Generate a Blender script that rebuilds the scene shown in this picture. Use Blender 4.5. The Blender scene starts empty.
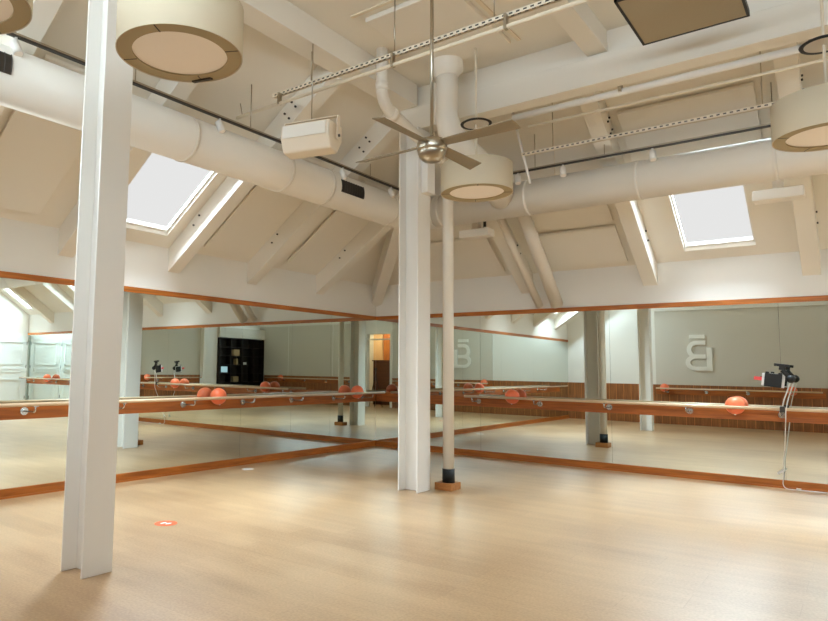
import bpy, bmesh, math, random
from mathutils import Vector, Matrix
random.seed(7)
scene = bpy.context.scene
COL = scene.collection
PI = math.pi

# ------------------------------------------------------------------ materials
def srgb(r, g, b):
    f = lambda c: (c / 255 / 12.92) if c / 255 <= 0.04045 else ((c / 255 + 0.055) / 1.055) ** 2.4
    return (f(r), f(g), f(b), 1.0)

def mat(name, rgb, rough=0.5, metal=0.0, spec=0.5, coat=0.0, emit=None, es=0.0, bump=0.0, bscale=60, var=0.0, vscale=4.0, trans=0.0):
    m = bpy.data.materials.new(name); m.use_nodes = True
    nt = m.node_tree; b = nt.nodes['Principled BSDF']
    c = srgb(*rgb)
    b.inputs['Base Color'].default_value = c
    b.inputs['Roughness'].default_value = rough
    b.inputs['Metallic'].default_value = metal
    b.inputs['Specular IOR Level'].default_value = spec
    b.inputs['Coat Weight'].default_value = coat
    b.inputs['Coat Roughness'].default_value = 0.12
    if trans:
        b.inputs['Transmission Weight'].default_value = trans
    if emit:
        b.inputs['Emission Color'].default_value = srgb(*emit)
        b.inputs['Emission Strength'].default_value = es
    if bump or var:
        tc = nt.nodes.new('ShaderNodeTexCoord')
        n = nt.nodes.new('ShaderNodeTexNoise'); n.inputs['Scale'].default_value = bscale; n.inputs['Detail'].default_value = 4
        nt.links.new(tc.outputs['Object'], n.inputs['Vector'])
        if bump:
            bp = nt.nodes.new('ShaderNodeBump'); bp.inputs['Strength'].default_value = bump; bp.inputs['Distance'].default_value = 0.01
            nt.links.new(n.outputs['Fac'], bp.inputs['Height']); nt.links.new(bp.outputs['Normal'], b.inputs['Normal'])
        if var:
            n2 = nt.nodes.new('ShaderNodeTexNoise'); n2.inputs['Scale'].default_value = vscale; n2.inputs['Detail'].default_value = 5
            nt.links.new(tc.outputs['Object'], n2.inputs['Vector'])
            mx = nt.nodes.new('ShaderNodeMix'); mx.data_type = 'RGBA'
            mx.inputs['A'].default_value = tuple(x * (1 - var) for x in c[:3]) + (1,)
            mx.inputs['B'].default_value = tuple(min(1, x * (1 + var)) for x in c[:3]) + (1,)
            nt.links.new(n2.outputs['Fac'], mx.inputs['Factor']); nt.links.new(mx.outputs['Result'], b.inputs['Base Color'])
    return m

def wood(name, a, b_, axis, rough=0.5, coat=0.05, stretch=14.0, scale=5.0, planks=0.0, paxis=0):
    """grain running along one axis; optional plank gaps across paxis"""
    m = bpy.data.materials.new(name); m.use_nodes = True
    nt = m.node_tree; p = nt.nodes['Principled BSDF']; L = nt.links.new
    tc = nt.nodes.new('ShaderNodeTexCoord'); mp = nt.nodes.new('ShaderNodeMapping')
    s = [scale * stretch / 4] * 3; s[axis] = scale / 4
    mp.inputs['Scale'].default_value = s
    L(tc.outputs['Object'], mp.inputs['Vector'])
    n = nt.nodes.new('ShaderNodeTexNoise'); n.inputs['Scale'].default_value = 1.6; n.inputs['Detail'].default_value = 6; n.inputs['Distortion'].default_value = 0.6
    L(mp.outputs['Vector'], n.inputs['Vector'])
    r = nt.nodes.new('ShaderNodeValToRGB')
    r.color_ramp.elements[0].position = 0.3; r.color_ramp.elements[0].color = srgb(*a)
    r.color_ramp.elements[1].position = 0.72; r.color_ramp.elements[1].color = srgb(*b_)
    L(n.outputs['Fac'], r.inputs['Fac'])
    out = r.outputs['Color']
    if planks:
        sx = nt.nodes.new('ShaderNodeSeparateXYZ'); L(tc.outputs['Object'], sx.inputs['Vector'])
        d = nt.nodes.new('ShaderNodeMath'); d.operation = 'MULTIPLY'; d.inputs[1].default_value = 1 / planks
        L(sx.outputs[paxis], d.inputs[0])
        fr = nt.nodes.new('ShaderNodeMath'); fr.operation = 'FRACT'; L(d.outputs[0], fr.inputs[0])
        g = nt.nodes.new('ShaderNodeMath'); g.operation = 'GREATER_THAN'; g.inputs[1].default_value = 0.04; L(fr.outputs[0], g.inputs[0])
        mx = nt.nodes.new('ShaderNodeMix'); mx.data_type = 'RGBA'
        mx.inputs['A'].default_value = tuple(min(1, x * 1.9) for x in srgb(*b_)[:3]) + (1,)
        L(g.outputs[0], mx.inputs['Factor']); L(out, mx.inputs['B']); out = mx.outputs['Result']
    L(out, p.inputs['Base Color'])
    p.inputs['Roughness'].default_value = rough; p.inputs['Coat Weight'].default_value = coat; p.inputs['Coat Roughness'].default_value = 0.15
    return m

def floor_mat():
    m = bpy.data.materials.new('cork_floor'); m.use_nodes = True
    nt = m.node_tree; p = nt.nodes['Principled BSDF']; L = nt.links.new
    tc = nt.nodes.new('ShaderNodeTexCoord')
    n1 = nt.nodes.new('ShaderNodeTexNoise'); n1.inputs['Scale'].default_value = 0.55; n1.inputs['Detail'].default_value = 3; n1.inputs['Roughness'].default_value = 0.45
    n2 = nt.nodes.new('ShaderNodeTexNoise'); n2.inputs['Scale'].default_value = 55; n2.inputs['Detail'].default_value = 3
    mp = nt.nodes.new('ShaderNodeMapping'); mp.inputs['Scale'].default_value = (0.7, 4.5, 1)
    n3 = nt.nodes.new('ShaderNodeTexNoise'); n3.inputs['Scale'].default_value = 1.3; n3.inputs['Detail'].default_value = 5
    for n in (n1, n2): L(tc.outputs['Object'], n.inputs['Vector'])
    L(tc.outputs['Object'], mp.inputs['Vector']); L(mp.outputs['Vector'], n3.inputs['Vector'])
    br = nt.nodes.new('ShaderNodeTexBrick'); br.offset = 0.37
    br.inputs['Scale'].default_value = 1.0; br.inputs['Brick Width'].default_value = 0.92; br.inputs['Row Height'].default_value = 0.305
    br.inputs['Mortar Size'].default_value = 0.0022; br.inputs['Mortar Smooth'].default_value = 0.3
    br.inputs['Color1'].default_value = (0.35, 0.35, 0.35, 1); br.inputs['Color2'].default_value = (0.65, 0.65, 0.65, 1); br.inputs['Mortar'].default_value = (0.0, 0.0, 0.0, 1)
    L(tc.outputs['Object'], br.inputs['Vector'])
    def math_(op, a, b):
        x = nt.nodes.new('ShaderNodeMath'); x.operation = op
        for i, v in enumerate((a, b)):
            if isinstance(v, (int, float)): x.inputs[i].default_value = v
            else: L(v, x.inputs[i])
        return x.outputs[0]
    f = math_('ADD', math_('MULTIPLY', n1.outputs['Fac'], 0.40), math_('MULTIPLY', n2.outputs['Fac'], 0.25))
    f = math_('ADD', f, math_('MULTIPLY', n3.outputs['Fac'], 0.20))
    f = math_('ADD', f, math_('MULTIPLY', br.outputs['Color'], 0.13))
    r = nt.nodes.new('ShaderNodeValToRGB')
    r.color_ramp.elements[0].position = 0.38; r.color_ramp.elements[0].color = srgb(*FLOOR_A)
    r.color_ramp.elements[1].position = 0.60; r.color_ramp.elements[1].color = srgb(*FLOOR_B)
    L(f, r.inputs['Fac']); L(r.outputs['Color'], p.inputs['Base Color'])
    p.inputs['Roughness'].default_value = 0.36
    p.inputs['Specular IOR Level'].default_value = 0.6
    p.inputs['Coat Weight'].default_value = 0.4; p.inputs['Coat Roughness'].default_value = 0.30; p.inputs['Coat IOR'].default_value = 1.55
    return m
FLOOR_A = (148, 112, 74); FLOOR_B = (192, 158, 117)

M = {}
M['wall'] = mat('white_wall_paint', (232, 230, 224), 0.75, bump=0.05, bscale=120)
M['ceil'] = mat('warm_white_ceiling_paint', (229, 224, 213), 0.7, bump=0.05, bscale=110)
M['raft'] = mat('white_rafter_paint', (230, 225, 214), 0.55, bump=0.06, bscale=45)
M['steel'] = mat('white_steel_paint', (232, 229, 223), 0.4, bump=0.03, bscale=90)
M['duct'] = mat('white_duct_paint', (230, 224, 213), 0.45, bump=0.03, bscale=60)
M['grille'] = mat('dark_grille', (50, 42, 34), 0.6)
M['mirror'] = mat('mirror_glass', (226, 233, 228), 0.0, metal=1.0)
M['mirror_edge'] = mat('mirror_edge', (60, 66, 62), 0.3)
M['trim_x'] = wood('orange_wood_trim_x', (150, 82, 22), (198, 116, 38), 0)
M['trim_y'] = wood('orange_wood_trim_y', (150, 82, 22), (198, 116, 38), 1)
M['board_x'] = wood('stained_wood_board_x', (136, 71, 20), (182, 101, 34), 0)
M['board_y'] = wood('stained_wood_board_y', (136, 71, 20), (182, 101, 34), 1)
M['rail_x'] = wood('pale_wood_rail_x', (206, 176, 140), (226, 200, 168), 0, rough=0.3, coat=0.7)
M['rail_y'] = wood('pale_wood_rail_y', (206, 176, 140), (226, 200, 168), 1, rough=0.3, coat=0.7)
M['wains_x'] = wood('wainscot_wood_x', (122, 72, 34), (162, 102, 52), 2, planks=0.21, paxis=0)
M['wains_y'] = wood('wainscot_wood_y', (122, 72, 34), (162, 102, 52), 2, planks=0.21, paxis=1)
M['block'] = wood('wood_block', (150, 92, 40), (186, 122, 62), 0, rough=0.5)
M['chrome'] = mat('chrome', (205, 208, 210), 0.2, metal=1.0)
M['nickel'] = mat('brushed_nickel', (178, 168, 150), 0.3, metal=1.0)
M['blade'] = mat('silver_fan_blade', (150, 138, 116), 0.45, metal=0.35)
M['black'] = mat('matte_black', (20, 20, 20), 0.5)
M['rubber'] = mat('black_rubber', (24, 28, 27), 0.6)
M['ball'] = mat('coral_vinyl', (242, 122, 80), 0.35, spec=0.4)
M['shade'] = mat('beige_fabric_shade', (206, 192, 166), 0.85, bump=0.08, bscale=220)
M['ring'] = mat('tan_shade_rim', (172, 156, 122), 0.7)
M['diff'] = mat('cream_diffuser', (246, 238, 228), 0.6, emit=(255, 225, 190), es=0.03)
M['speaker'] = mat('white_speaker_plastic', (228, 215, 195), 0.5)
M['grey_panel'] = mat('grey_grille_cloth', (170, 158, 134), 0.9, bump=0.3, bscale=400, var=0.12, vscale=180)
M['track'] = mat('dark_track', (52, 47, 42), 0.5)
M['strut'] = mat('white_strut', (226, 214, 192), 0.5)
M['tape'] = mat('white_vinyl', (235, 235, 232), 0.4)
M['orange'] = mat('orange_vinyl', (214, 82, 26), 0.45)
M['greige'] = mat('greige_wall_cladding', (207, 203, 193), 0.8, bump=0.08, bscale=140)
M['sign'] = mat('white_sign_board', (236, 235, 230), 0.5)
M['cab'] = mat('white_cabinet_paint', (226, 230, 226), 0.4)
M['dark_shelf'] = mat('dark_brown_shelf', (36, 28, 22), 0.5)
M['screen'] = mat('lit_screen', (40, 60, 70), 0.3, emit=(190, 225, 240), es=0.9)
M['phone'] = mat('white_phone', (235, 235, 235), 0.3)
M['pink'] = mat('pink_tag', (240, 90, 90), 0.5)
M['cable'] = mat('white_cable', (228, 226, 222), 0.5)
M['curtain'] = mat('cream_curtain', (235, 205, 165), 0.8)
M['amber'] = wood('amber_wood_panel', (176, 96, 36), (214, 132, 60), 2, planks=0.16, paxis=0)
M['brown'] = wood('brown_counter_wood', (70, 38, 20), (104, 60, 32), 0)
M['glass'] = mat('clear_glass', (250, 250, 250), 0.0, trans=1.0, spec=0.5)
M['bolt'] = mat('dark_bolt', (58, 52, 46), 0.5)
M['card'] = mat('tan_cardboard', (172, 150, 112), 0.8)
M['paper'] = mat('white_paper', (225, 225, 220), 0.7)
M['floor'] = floor_mat()
def perf_mat():
    m = mat('white_perforated_strut', (226, 214, 192), 0.5); nt = m.node_tree; L = nt.links.new; p = nt.nodes['Principled BSDF']
    tc = nt.nodes.new('ShaderNodeTexCoord'); sx = nt.nodes.new('ShaderNodeSeparateXYZ'); L(tc.outputs['Object'], sx.inputs[0])
    def mm(op, a, b):
        x = nt.nodes.new('ShaderNodeMath'); x.operation = op
        for i, v in enumerate((a, b)):
            if isinstance(v, (int, float)): x.inputs[i].default_value = v
            else: L(v, x.inputs[i])
        return x.outputs[0]
    fx = mm('LESS_THAN', mm('FRACT', mm('MULTIPLY', sx.outputs['X'], 1 / .062), 0), .5)
    fz = mm('LESS_THAN', mm('ABSOLUTE', sx.outputs['Z'], 0), .0075)
    k = mm('MULTIPLY', fx, fz)
    mx = nt.nodes.new('ShaderNodeMix'); mx.data_type = 'RGBA'; mx.inputs['A'].default_value = srgb(226, 214, 192); mx.inputs['B'].default_value = srgb(62, 54, 46)
    L(k, mx.inputs['Factor']); L(mx.outputs['Result'], p.inputs['Base Color'])
    return m
M['perf'] = perf_mat()

# ------------------------------------------------------------------ mesh helpers
class B:
    def __init__(s): s.bm = bmesh.new()
    def box(s, x0, x1, y0, y1, z0, z1):
        x0, x1 = sorted((x0, x1)); y0, y1 = sorted((y0, y1)); z0, z1 = sorted((z0, z1))
        return s.hexa([(x0, y0, z0), (x1, y0, z0), (x1, y1, z0), (x0, y1, z0)], (0, 0, z1 - z0))
    def hexa(s, base, ext):
        return s.prism(base, ext)
    def prism(s, pts, ext):
        e = Vector(ext)
        a = [s.bm.verts.new(p) for p in pts]; b = [s.bm.verts.new(Vector(p) + e) for p in pts]
        n = len(a)
        s.bm.faces.new(a[::-1]); s.bm.faces.new(b)
        for i in range(n): s.bm.faces.new((a[i], a[(i + 1) % n], b[(i + 1) % n], b[i]))
        return s
    def obox(s, c, ax, ay, az):
        c, ax, ay, az = map(Vector, (c, ax, ay, az))
        return s.prism([c - ax - ay - az, c + ax - ay - az, c + ax + ay - az, c - ax + ay - az], 2 * az)
    def tube(s, pts, r, seg=12, caps=True, closed=False):
        pts = [Vector(p) for p in pts]; rings = []; n = len(pts); prev = None
        for i, p in enumerate(pts):
            if i == 0: t = (pts[1] - p)
            elif i == n - 1: t = (p - pts[i - 1])
            else: t = (pts[i + 1] - p).normalized() + (p - pts[i - 1]).normalized()
            t.normalize()
            if prev is None:
                u = t.orthogonal().normalized()
            else:
                u = prev - t * prev.dot(t)
                u = u.normalized() if u.length > 1e-6 else t.orthogonal().normalized()
            prev = u; v = t.cross(u)
            k = 1.0
            if 0 < i < n - 1:
                cs = (pts[i + 1] - p).normalized().dot((p - pts[i - 1]).normalized())
                k = 1 / max(0.5, math.sqrt((1 + cs) / 2))
            rr = r[i] if isinstance(r, (list, tuple)) else r
            ring = []
            bend = None
            if 0 < i < n - 1:
                bend = ((pts[i + 1] - p).normalized() - (p - pts[i - 1]).normalized())
                bend = bend.normalized() if bend.length > 1e-5 else None
            for j in range(seg):
                a = 2 * PI * j / seg; d = u * math.cos(a) + v * math.sin(a)
                if bend: d = d + bend * d.dot(bend) * (k - 1)
                ring.append(s.bm.verts.new(p + d * rr))
            rings.append(ring)
        for a, b in zip(rings, rings[1:]):
            for j in range(seg):
                f = s.bm.faces.new((a[j], a[(j + 1) % seg], b[(j + 1) % seg], b[j])); f.smooth = seg > 6
        if caps: s.bm.faces.new(rings[0][::-1]); s.bm.faces.new(rings[-1])
        return s
    def cyl(s, p0, p1, r, seg=16): return s.tube([p0, p1], r, seg)
    def lathe(s, prof, c=(0, 0, 0), seg=48, cap0=False, cap1=False, smooth=True):
        c = Vector(c); rings = []
        for r, z in prof:
            rings.append([s.bm.verts.new(c + Vector((r * math.cos(2 * PI * j / seg), r * math.sin(2 * PI * j / seg), z))) for j in range(seg)])
        for a, b in zip(rings, rings[1:]):
            for j in range(seg):
                f = s.bm.faces.new((a[j], a[(j + 1) % seg], b[(j + 1) % seg], b[j])); f.smooth = smooth
        if cap0: s.bm.faces.new(rings[0][::-1])
        if cap1: s.bm.faces.new(rings[-1])
        return s
    def sphere(s, c, r, seg=32, rings=18, sc=(1, 1, 1)):
        g = bmesh.ops.create_uvsphere(s.bm, u_segments=seg, v_segments=rings, radius=r, matrix=Matrix.Translation(c) @ Matrix.Diagonal((*sc, 1)))
        for v in g['verts']:
            for f in v.link_faces: f.smooth = True
        return s

def obj(name, b, m, parent=None, bevel=0.0):
    bm = b.bm
    bmesh.ops.recalc_face_normals(bm, faces=bm.faces)
    me = bpy.data.meshes.new(name)
    off = Vector(parent.get('_o', (0, 0, 0))) if parent is not None else None
    if off is not None:
        bmesh.ops.translate(bm, verts=bm.verts, vec=-off)
    bm.to_mesh(me); bm.free()
    o = bpy.data.objects.new(name, me); COL.objects.link(o)
    if m is not None: me.materials.append(m)
    if parent is not None:
        o.parent = parent; o['_o'] = tuple(off)
    else: o['_o'] = (0.0, 0.0, 0.0)
    if bevel:
        md = o.modifiers.new('edge', 'BEVEL'); md.width = bevel; md.segments = 2; md.limit_method = 'ANGLE'; md.angle_limit = math.radians(40)
    return o

def tag(o, label, cat, group=None, kind=None):
    o['label'] = label; o['category'] = cat
    if group: o['group'] = group
    if kind: o['kind'] = kind
    return o

def thing(name, label, cat, loc, group=None):
    o = bpy.data.objects.new(name, None); COL.objects.link(o); o.location = loc; o.empty_display_size = 0.1
    o['_o'] = tuple(loc)
    return tag(o, label, cat, group)

def struct(name, b, m, label, cat, parent=None, bevel=0.0):
    o = obj(name, b, m, parent, bevel)
    if parent is None: tag(o, label, cat); o['kind'] = 'structure'
    return o

ORD = ['first', 'second', 'third', 'fourth', 'fifth', 'sixth', 'seventh', 'eighth']

# ------------------------------------------------------------------ room dimensions (metres)
W, D = 14.0, 10.75          # right wall length, left wall length; corner of the mirrors at the origin
ZE, SL, ZC = 3.10, 0.70, 5.10   # eave height, roof slope, flat ceiling
RD = 0.33                   # rafter depth
BX, BY = 3.13, -3.58        # inner faces of the left and right beams

# floor
struct('floor', B().box(-0.2, W + 0.2, -D - 2.6, 0.2, -0.1, 0.0), M['floor'], 'warm tan cork plank floor with a soft sheen across the whole studio', 'floor')
# knee walls behind the mirrors
struct('wall_left', B().box(-0.15, 0, -D, 0.15, 0, ZE + 0.1), M['wall'], 'white knee wall above and behind the left mirrors', 'wall')
struct('wall_right', B().box(0, W, 0, 0.15, 0, ZE + 0.1), M['wall'], 'white knee wall above and behind the right mirrors', 'wall')
struct('wall_east', B().box(W, W + 0.15, -D, 0.15, 0, ZC + 0.15), M['wall'], 'white gable wall at the far end of the right mirrors', 'wall')
DX0, DX1, DZ = 6.85, 7.95, 2.85
wb = B()
wb.box(-0.15, DX0, -D - 0.15, -D, 0, 3.62); wb.box(DX1, W + 0.15, -D - 0.15, -D, 0, 3.62); wb.box(DX0, DX1, -D - 0.15, -D, DZ, 3.62)
CLER_FILL = [(1.2, 2.9), (3.5, 5.4), (6.0, 7.9), (8.5, 10.4), (11.0, 12.9)]  # openings for the added fill windows, out of view
wb.box(-0.15, W + 0.15, -D - 0.15, -D, 4.75, ZC + 0.15)
_e = [-0.15] + [v for c in CLER_FILL for v in c] + [W + 0.15]
for a, c in zip(_e[::2], _e[1::2]): wb.box(a, c, -D - 0.15, -D, 3.62, 4.75)
struct('wall_back', wb, M['wall'], 'white wall behind the camera, pierced by the doorway', 'wall')

# ------------------------------------------------------------------ roof slopes with real skylight openings
SKY_R = [(5.48, 6.34, 0.16, 1.30), (9.2, 10.1, 0.16, 1.30), (12.8, 13.7, 0.16, 1.30)]     # x0,x1,s0,s1 (s = plan distance from wall)
SKY_L = [(-6.15, -5.17, 0.18, 1.30), (-9.3, -8.4, 0.18, 1.30)]

def slope_cells(u0, u1, holes, smax=3.4):
    us = sorted({u0, u1, *[h[0] for h in holes], *[h[1] for h in holes]})
    ss = sorted({0.0, smax, *[h[2] for h in holes], *[h[3] for h in holes]})
    for a, b in zip(us, us[1:]):
        for c, d in zip(ss, ss[1:]):
            mu, ms = (a + b) / 2, (c + d) / 2
            if any(h[0] < mu < h[1] and h[2] < ms < h[3] for h in holes): continue
            yield a, b, c, d

def slope_mesh(side):
    b = B(); bm = b.bm
    cells = slope_cells(-D, 0.0, SKY_L) if side == 'L' else slope_cells(0.0, W, SKY_R)
    P = (lambda u, s: (s, u, ZE + SL * s)) if side == 'L' else (lambda u, s: (u, -s, ZE + SL * s))
    for u0, u1, s0, s1 in cells:
        bm.faces.new([bm.verts.new(P(*q)) for q in ((u0, s0), (u1, s0), (u1, s1), (u0, s1))])
    bmesh.ops.remove_doubles(bm, verts=bm.verts, dist=1e-4)
    # keep each plane only on its own side of the hip line x = -y
    geom = bm.verts[:] + bm.edges[:] + bm.faces[:]
    n = Vector((1, 1, 0)) if side == 'L' else Vector((-1, -1, 0))
    # left slope keeps x <= -y  (x + y <= 0); right slope keeps x >= -y
    bmesh.ops.bisect_plane(bm, geom=geom, plane_co=(0, 0, 0), plane_no=n, clear_outer=True, dist=1e-5)
    ext = bmesh.ops.extrude_face_region(bm, geom=bm.faces[:])
    bmesh.ops.translate(bm, verts=[v for v in ext['geom'] if isinstance(v, bmesh.types.BMVert)], vec=(0, 0, 0.10))
    return b
struct('ceiling_slope_left', slope_mesh('L'), M['ceil'], 'sloping white roof underside rising from the left mirror wall', 'ceiling')
struct('ceiling_slope_right', slope_mesh('R'), M['ceil'], 'sloping white roof underside rising from the right mirror wall', 'ceiling')
struct('ceiling', B().box(2.86, W + 0.15, -D - 0.15, -2.86, ZC, ZC + 0.12), M['ceil'], 'flat white ceiling over the middle of the studio', 'ceiling')

# skylights: frame, pane and reveal are one window each
def skylight(n, side, h, label):
    u0, u1, s0, s1 = h
    P = (lambda u, s, dz: Vector((s, u, ZE + SL * s + dz))) if side == 'L' else (lambda u, s, dz: Vector((u, -s, ZE + SL * s + dz)))
    b = B(); w = 0.05
    def bar(ua, ub, sa, sb, z0=0.05, z1=0.10): b.prism([P(ua, sa, z0), P(ub, sa, z0), P(ub, sb, z0), P(ua, sb, z0)], (0, 0, z1 - z0))
    bar(u0, u1, s0 - .0, s0 + w * .5); bar(u0, u1, s1 - w * .5, s1); bar(u0, u0 + w * .5, s0, s1); bar(u1 - w * .5, u1, s0, s1)
    fr = struct('window_%d' % n, b, M['wall'], label, 'skylight')
    g = B(); g.prism([P(u0, s0, .08), P(u1, s0, .08), P(u1, s1, .08), P(u0, s1, .08)], (0, 0, 0.006))
    return fr
skylight(1, 'L', SKY_L[0], 'bright skylight in the left roof slope beside the near steel column')
skylight(2, 'R', SKY_R[0], 'bright skylight in the right roof slope, above the black tablet holder')
skylight(3, 'L', SKY_L[1], 'skylight at the camera end of the left roof slope')
skylight(4, 'R', SKY_R[1], 'skylight in the right roof slope, second from the mirror corner')
skylight(5, 'R', SKY_R[2], 'skylight in the right roof slope beside the gable wall')

# unseen clerestory windows high in the back wall, added for even fill light
for i, (a, c) in enumerate(CLER_FILL):
    b = B(); y0, y1 = -D - .11, -D - .05
    b.box(a, c, y0, y1, 3.62, 3.67); b.box(a, c, y0, y1, 4.70, 4.75); b.box(a, a + .05, y0, y1, 3.62, 4.75); b.box(c - .05, c, y0, y1, 3.62, 4.75); b.box((a + c) / 2 - .02, (a + c) / 2 + .02, y0, y1, 3.62, 4.75)
    struct('window_%d' % (6 + i), b, M['wall'], 'unseen clerestory window added for fill light high in the back wall, %s from the left mirrors' % ORD[i], 'window')

# raised panels between rafters
def panel(side, u0, u1, s0, s1, label):
    P = (lambda u, s: Vector((s, u, ZE + SL * s - 0.07))) if side == 'L' else (lambda u, s: Vector((u, -s, ZE + SL * s - 0.07)))
    b = B(); b.prism([P(u0, s0), P(u1, s0), P(u1, s1), P(u0, s1)], (0, 0, 0.036)); e = .035
    b.prism([P(u0 + e, s0 + e) + Vector((0, 0, .035)), P(u1 - e, s0 + e) + Vector((0, 0, .035)), P(u1 - e, s1 - e) + Vector((0, 0, .035)), P(u0 + e, s1 - e) + Vector((0, 0, .035))], (0, 0, .036))
    o = obj('acoustic_panel', b, M['ceil'], bevel=0.006)
    tag(o, label, 'panel'); o['kind'] = 'structure'
panel('L', -2.81, -2.12, .20, 1.75, 'long raised white panel between the third and second rafters from the mirror corner, left slope')
panel('L', -4.53, -3.84, .19, 1.75, 'long raised white panel beside the left skylight, mirror-corner side')
panel('L', -7.75, -6.95, .19, 1.75, 'long raised white panel left of the near steel column')
panel('R', 3.57, 4.71, .14, .75, 'low raised panel on the right slope beside the two slanting pipes')
panel('R', 3.57, 4.71, .84, 1.45, 'upper raised panel on the right slope, half hidden by the right duct')
panel('R', 1.4, 2.75, .16, .85, 'raised panel on the right slope just right of the far steel column')
panel('R', 5.18, 6.60, 1.52, 2.28, 'raised panel on the right slope above the skylight and track lights')

# rafters
def rafter(side, u, label, w=0.2):
    b = B(); u0, u1 = u - w / 2, u + w / 2
    prof = [(0.0, ZE - RD), (0.0, ZE), (2.87, ZE + SL * 2.87), (2.87, ZE + SL * 2.87 - RD)]
    if side == 'L': b.prism([(s, u0, z) for s, z in prof], (0, w, 0))
    else:
        prof = [(0.0, ZE - RD), (0.0, ZE), (3.36, ZE + SL * 3.36), (3.36, ZE + SL * 3.36 - RD)]
        b.prism([(u0, -s, z) for s, z in prof], (w, 0, 0))
    r = obj('rafter', b, M['raft'], bevel=0.006); tag(r, label, 'rafter'); r['kind'] = 'structure'
    for sc in (0.62, 1.5, 2.25):
        for k, (ds, dz) in enumerate(((-.09, .05), (0.02, .09), (.08, -.02), (-.02, -.07))):
            if sc < 1 and k > 1: continue
            s = sc + ds; z = ZE + SL * s - RD * .5 + dz
            c = B()
            if side == 'L': c.cyl((s, u0 - .018, z), (s, u0 + .004, z), .013, 8)
            else: c.cyl((u1 - .004, -s, z), (u1 + .018, -s, z), .013, 8)
            obj('bolt', c, M['bolt'], r)
for u, l in ((-1.74, 'white sloped rafter on the left slope nearest the mirror corner'), (-3.40, 'white sloped rafter on the left slope, second from the mirror corner'),
             (-4.90, 'white sloped rafter edging the left skylight, third from the mirror corner'), (-6.50, 'white sloped rafter just left of the near steel column'),
             (-8.05, 'white sloped rafter at the left edge of view behind the drum lamp'), (-9.7, 'white sloped rafter at the camera end of the left slope')):
    rafter('L', u, l)
for u, l in ((3.08, 'white sloped rafter on the right slope left of the slanting pipes'), (4.98, 'white sloped rafter left of the right skylight'), (6.92, 'white sloped rafter right of the right skylight'),
             (8.8, 'white sloped rafter on the right slope, fourth from the mirror corner'), (10.65, 'white sloped rafter on the right slope, fifth from the mirror corner'), (12.5, 'white sloped rafter on the right slope next to the gable wall')):
    rafter('R', u, l)
# hip rafter in the corner
hb = B(); n = Vector((1, 1, 0)).normalized() * 0.10
def hp(d, z): return Vector((d, -d, z))
pts = [hp(0.0, ZE - RD - .08), hp(0.0, ZE), hp(2.87, ZE + SL * 2.87), hp(2.87, ZE + SL * 2.87 - RD - .08)]
hb.prism([p - n for p in pts], 2 * n)
o = obj('hip_rafter', hb, M['raft'], bevel=0.006); tag(o, 'white hip rafter rising out of the mirror corner behind the far column', 'rafter'); o['kind'] = 'structure'

# beams
b = B(); b.box(2.85, W, BY, -3.36, 4.52, 4.82)
o = struct('beam', b, M['raft'], 'deep white beam running right from the far steel column', 'beam', bevel=0.008)
b = B(); b.box(2.85, W, BY + .07, -3.36, 4.82, ZC)
struct('beam', b, M['raft'], 'white plate between the right beam and the flat ceiling', 'beam')
b = B(); b.box(2.85, BX, -D, BY, 4.82, ZC)
struct('beam', b, M['raft'], 'white beam running over both steel columns along the left slope', 'beam', bevel=0.006)
for i, x in enumerate((5.33, 8.4, 11.4)):
    b = B(); b.box(x - .105, x + .105, -D, BY + .07, 4.87, ZC)
    struct('ceiling_joist', b, M['raft'], ['white ceiling joist meeting the right beam left of the black-framed panel', 'white ceiling joist right of the black-framed panel', 'white ceiling joist towards the gable wall'][i], 'joist', bevel=0.006)
b = B(); b.box(3.55, 4.55, -5.3, -3.95, 5.045, ZC)
o = obj('ceiling_panel', b, M['ceil'], bevel=0.008); tag(o, 'square white panel on the flat ceiling above the fan rod', 'panel')
for k, (x0, x1, y0, y1, l) in enumerate(((4.60, 4.64, -6.4, -3.9, 'thin cover strip on the flat ceiling right of the square panel'), (3.45, 4.6, -5.42, -5.38, 'thin cover strip on the flat ceiling at the camera edge of the square panel'))):
    o = obj('ceiling_strip', B().box(x0, x1, y0, y1, 5.085, ZC), M['strut']); tag(o, l, 'strip')

# ------------------------------------------------------------------ mirrors, trims, baseboards
ZB, ZT, ZTT = 0.105, 2.43, 2.50
PW = 2.16
def mirror(side, a, b_, label):
    t = thing('mirror_panel', label, 'mirror', (0.003, (a + b_) / 2, ZB) if side == 'L' else ((a + b_) / 2, -0.003, ZB), 'mirror panels')
    g = 0.0012
    if side == 'L':
        obj('glass', B().box(0.002, 0.0062, a + g, b_ - g, ZB, ZT), M['mirror'], t)
        obj('backing', B().box(0.0, 0.002, a, b_, ZB, ZT), M['mirror_edge'], t)
    else:
        obj('glass', B().box(a + g, b_ - g, -0.0062, -0.002, ZB, ZT), M['mirror'], t)
        obj('backing', B().box(a, b_, -0.002, 0.0, ZB, ZT), M['mirror_edge'], t)
ys = [-0.0065, -1.41, -3.57, -5.73, -7.89, -D]
for i in range(5): mirror('L', ys[i + 1], ys[i], 'tall wall mirror on the left wall, %s from the corner' % ORD[i])
xs = [0.0065, 2.22, 4.38, 6.54, 8.70, 10.86, W]
for i in range(6): mirror('R', xs[i], xs[i + 1], 'tall wall mirror on the right wall, %s from the corner' % ORD[i])
struct('trim_1', B().box(0, .022, -D, 0, ZT, ZTT), M['trim_y'], 'orange-brown wood trim along the top of the left mirrors', 'trim')
struct('trim_2', B().box(.022, W, -.022, 0, ZT, ZTT), M['trim_x'], 'orange-brown wood trim along the top of the right mirrors', 'trim')
b = B(); b.box(0, .022, -D, 0, 0.0, ZB); b.box(.022, .036, -D, -.036, 0, .022)
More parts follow.
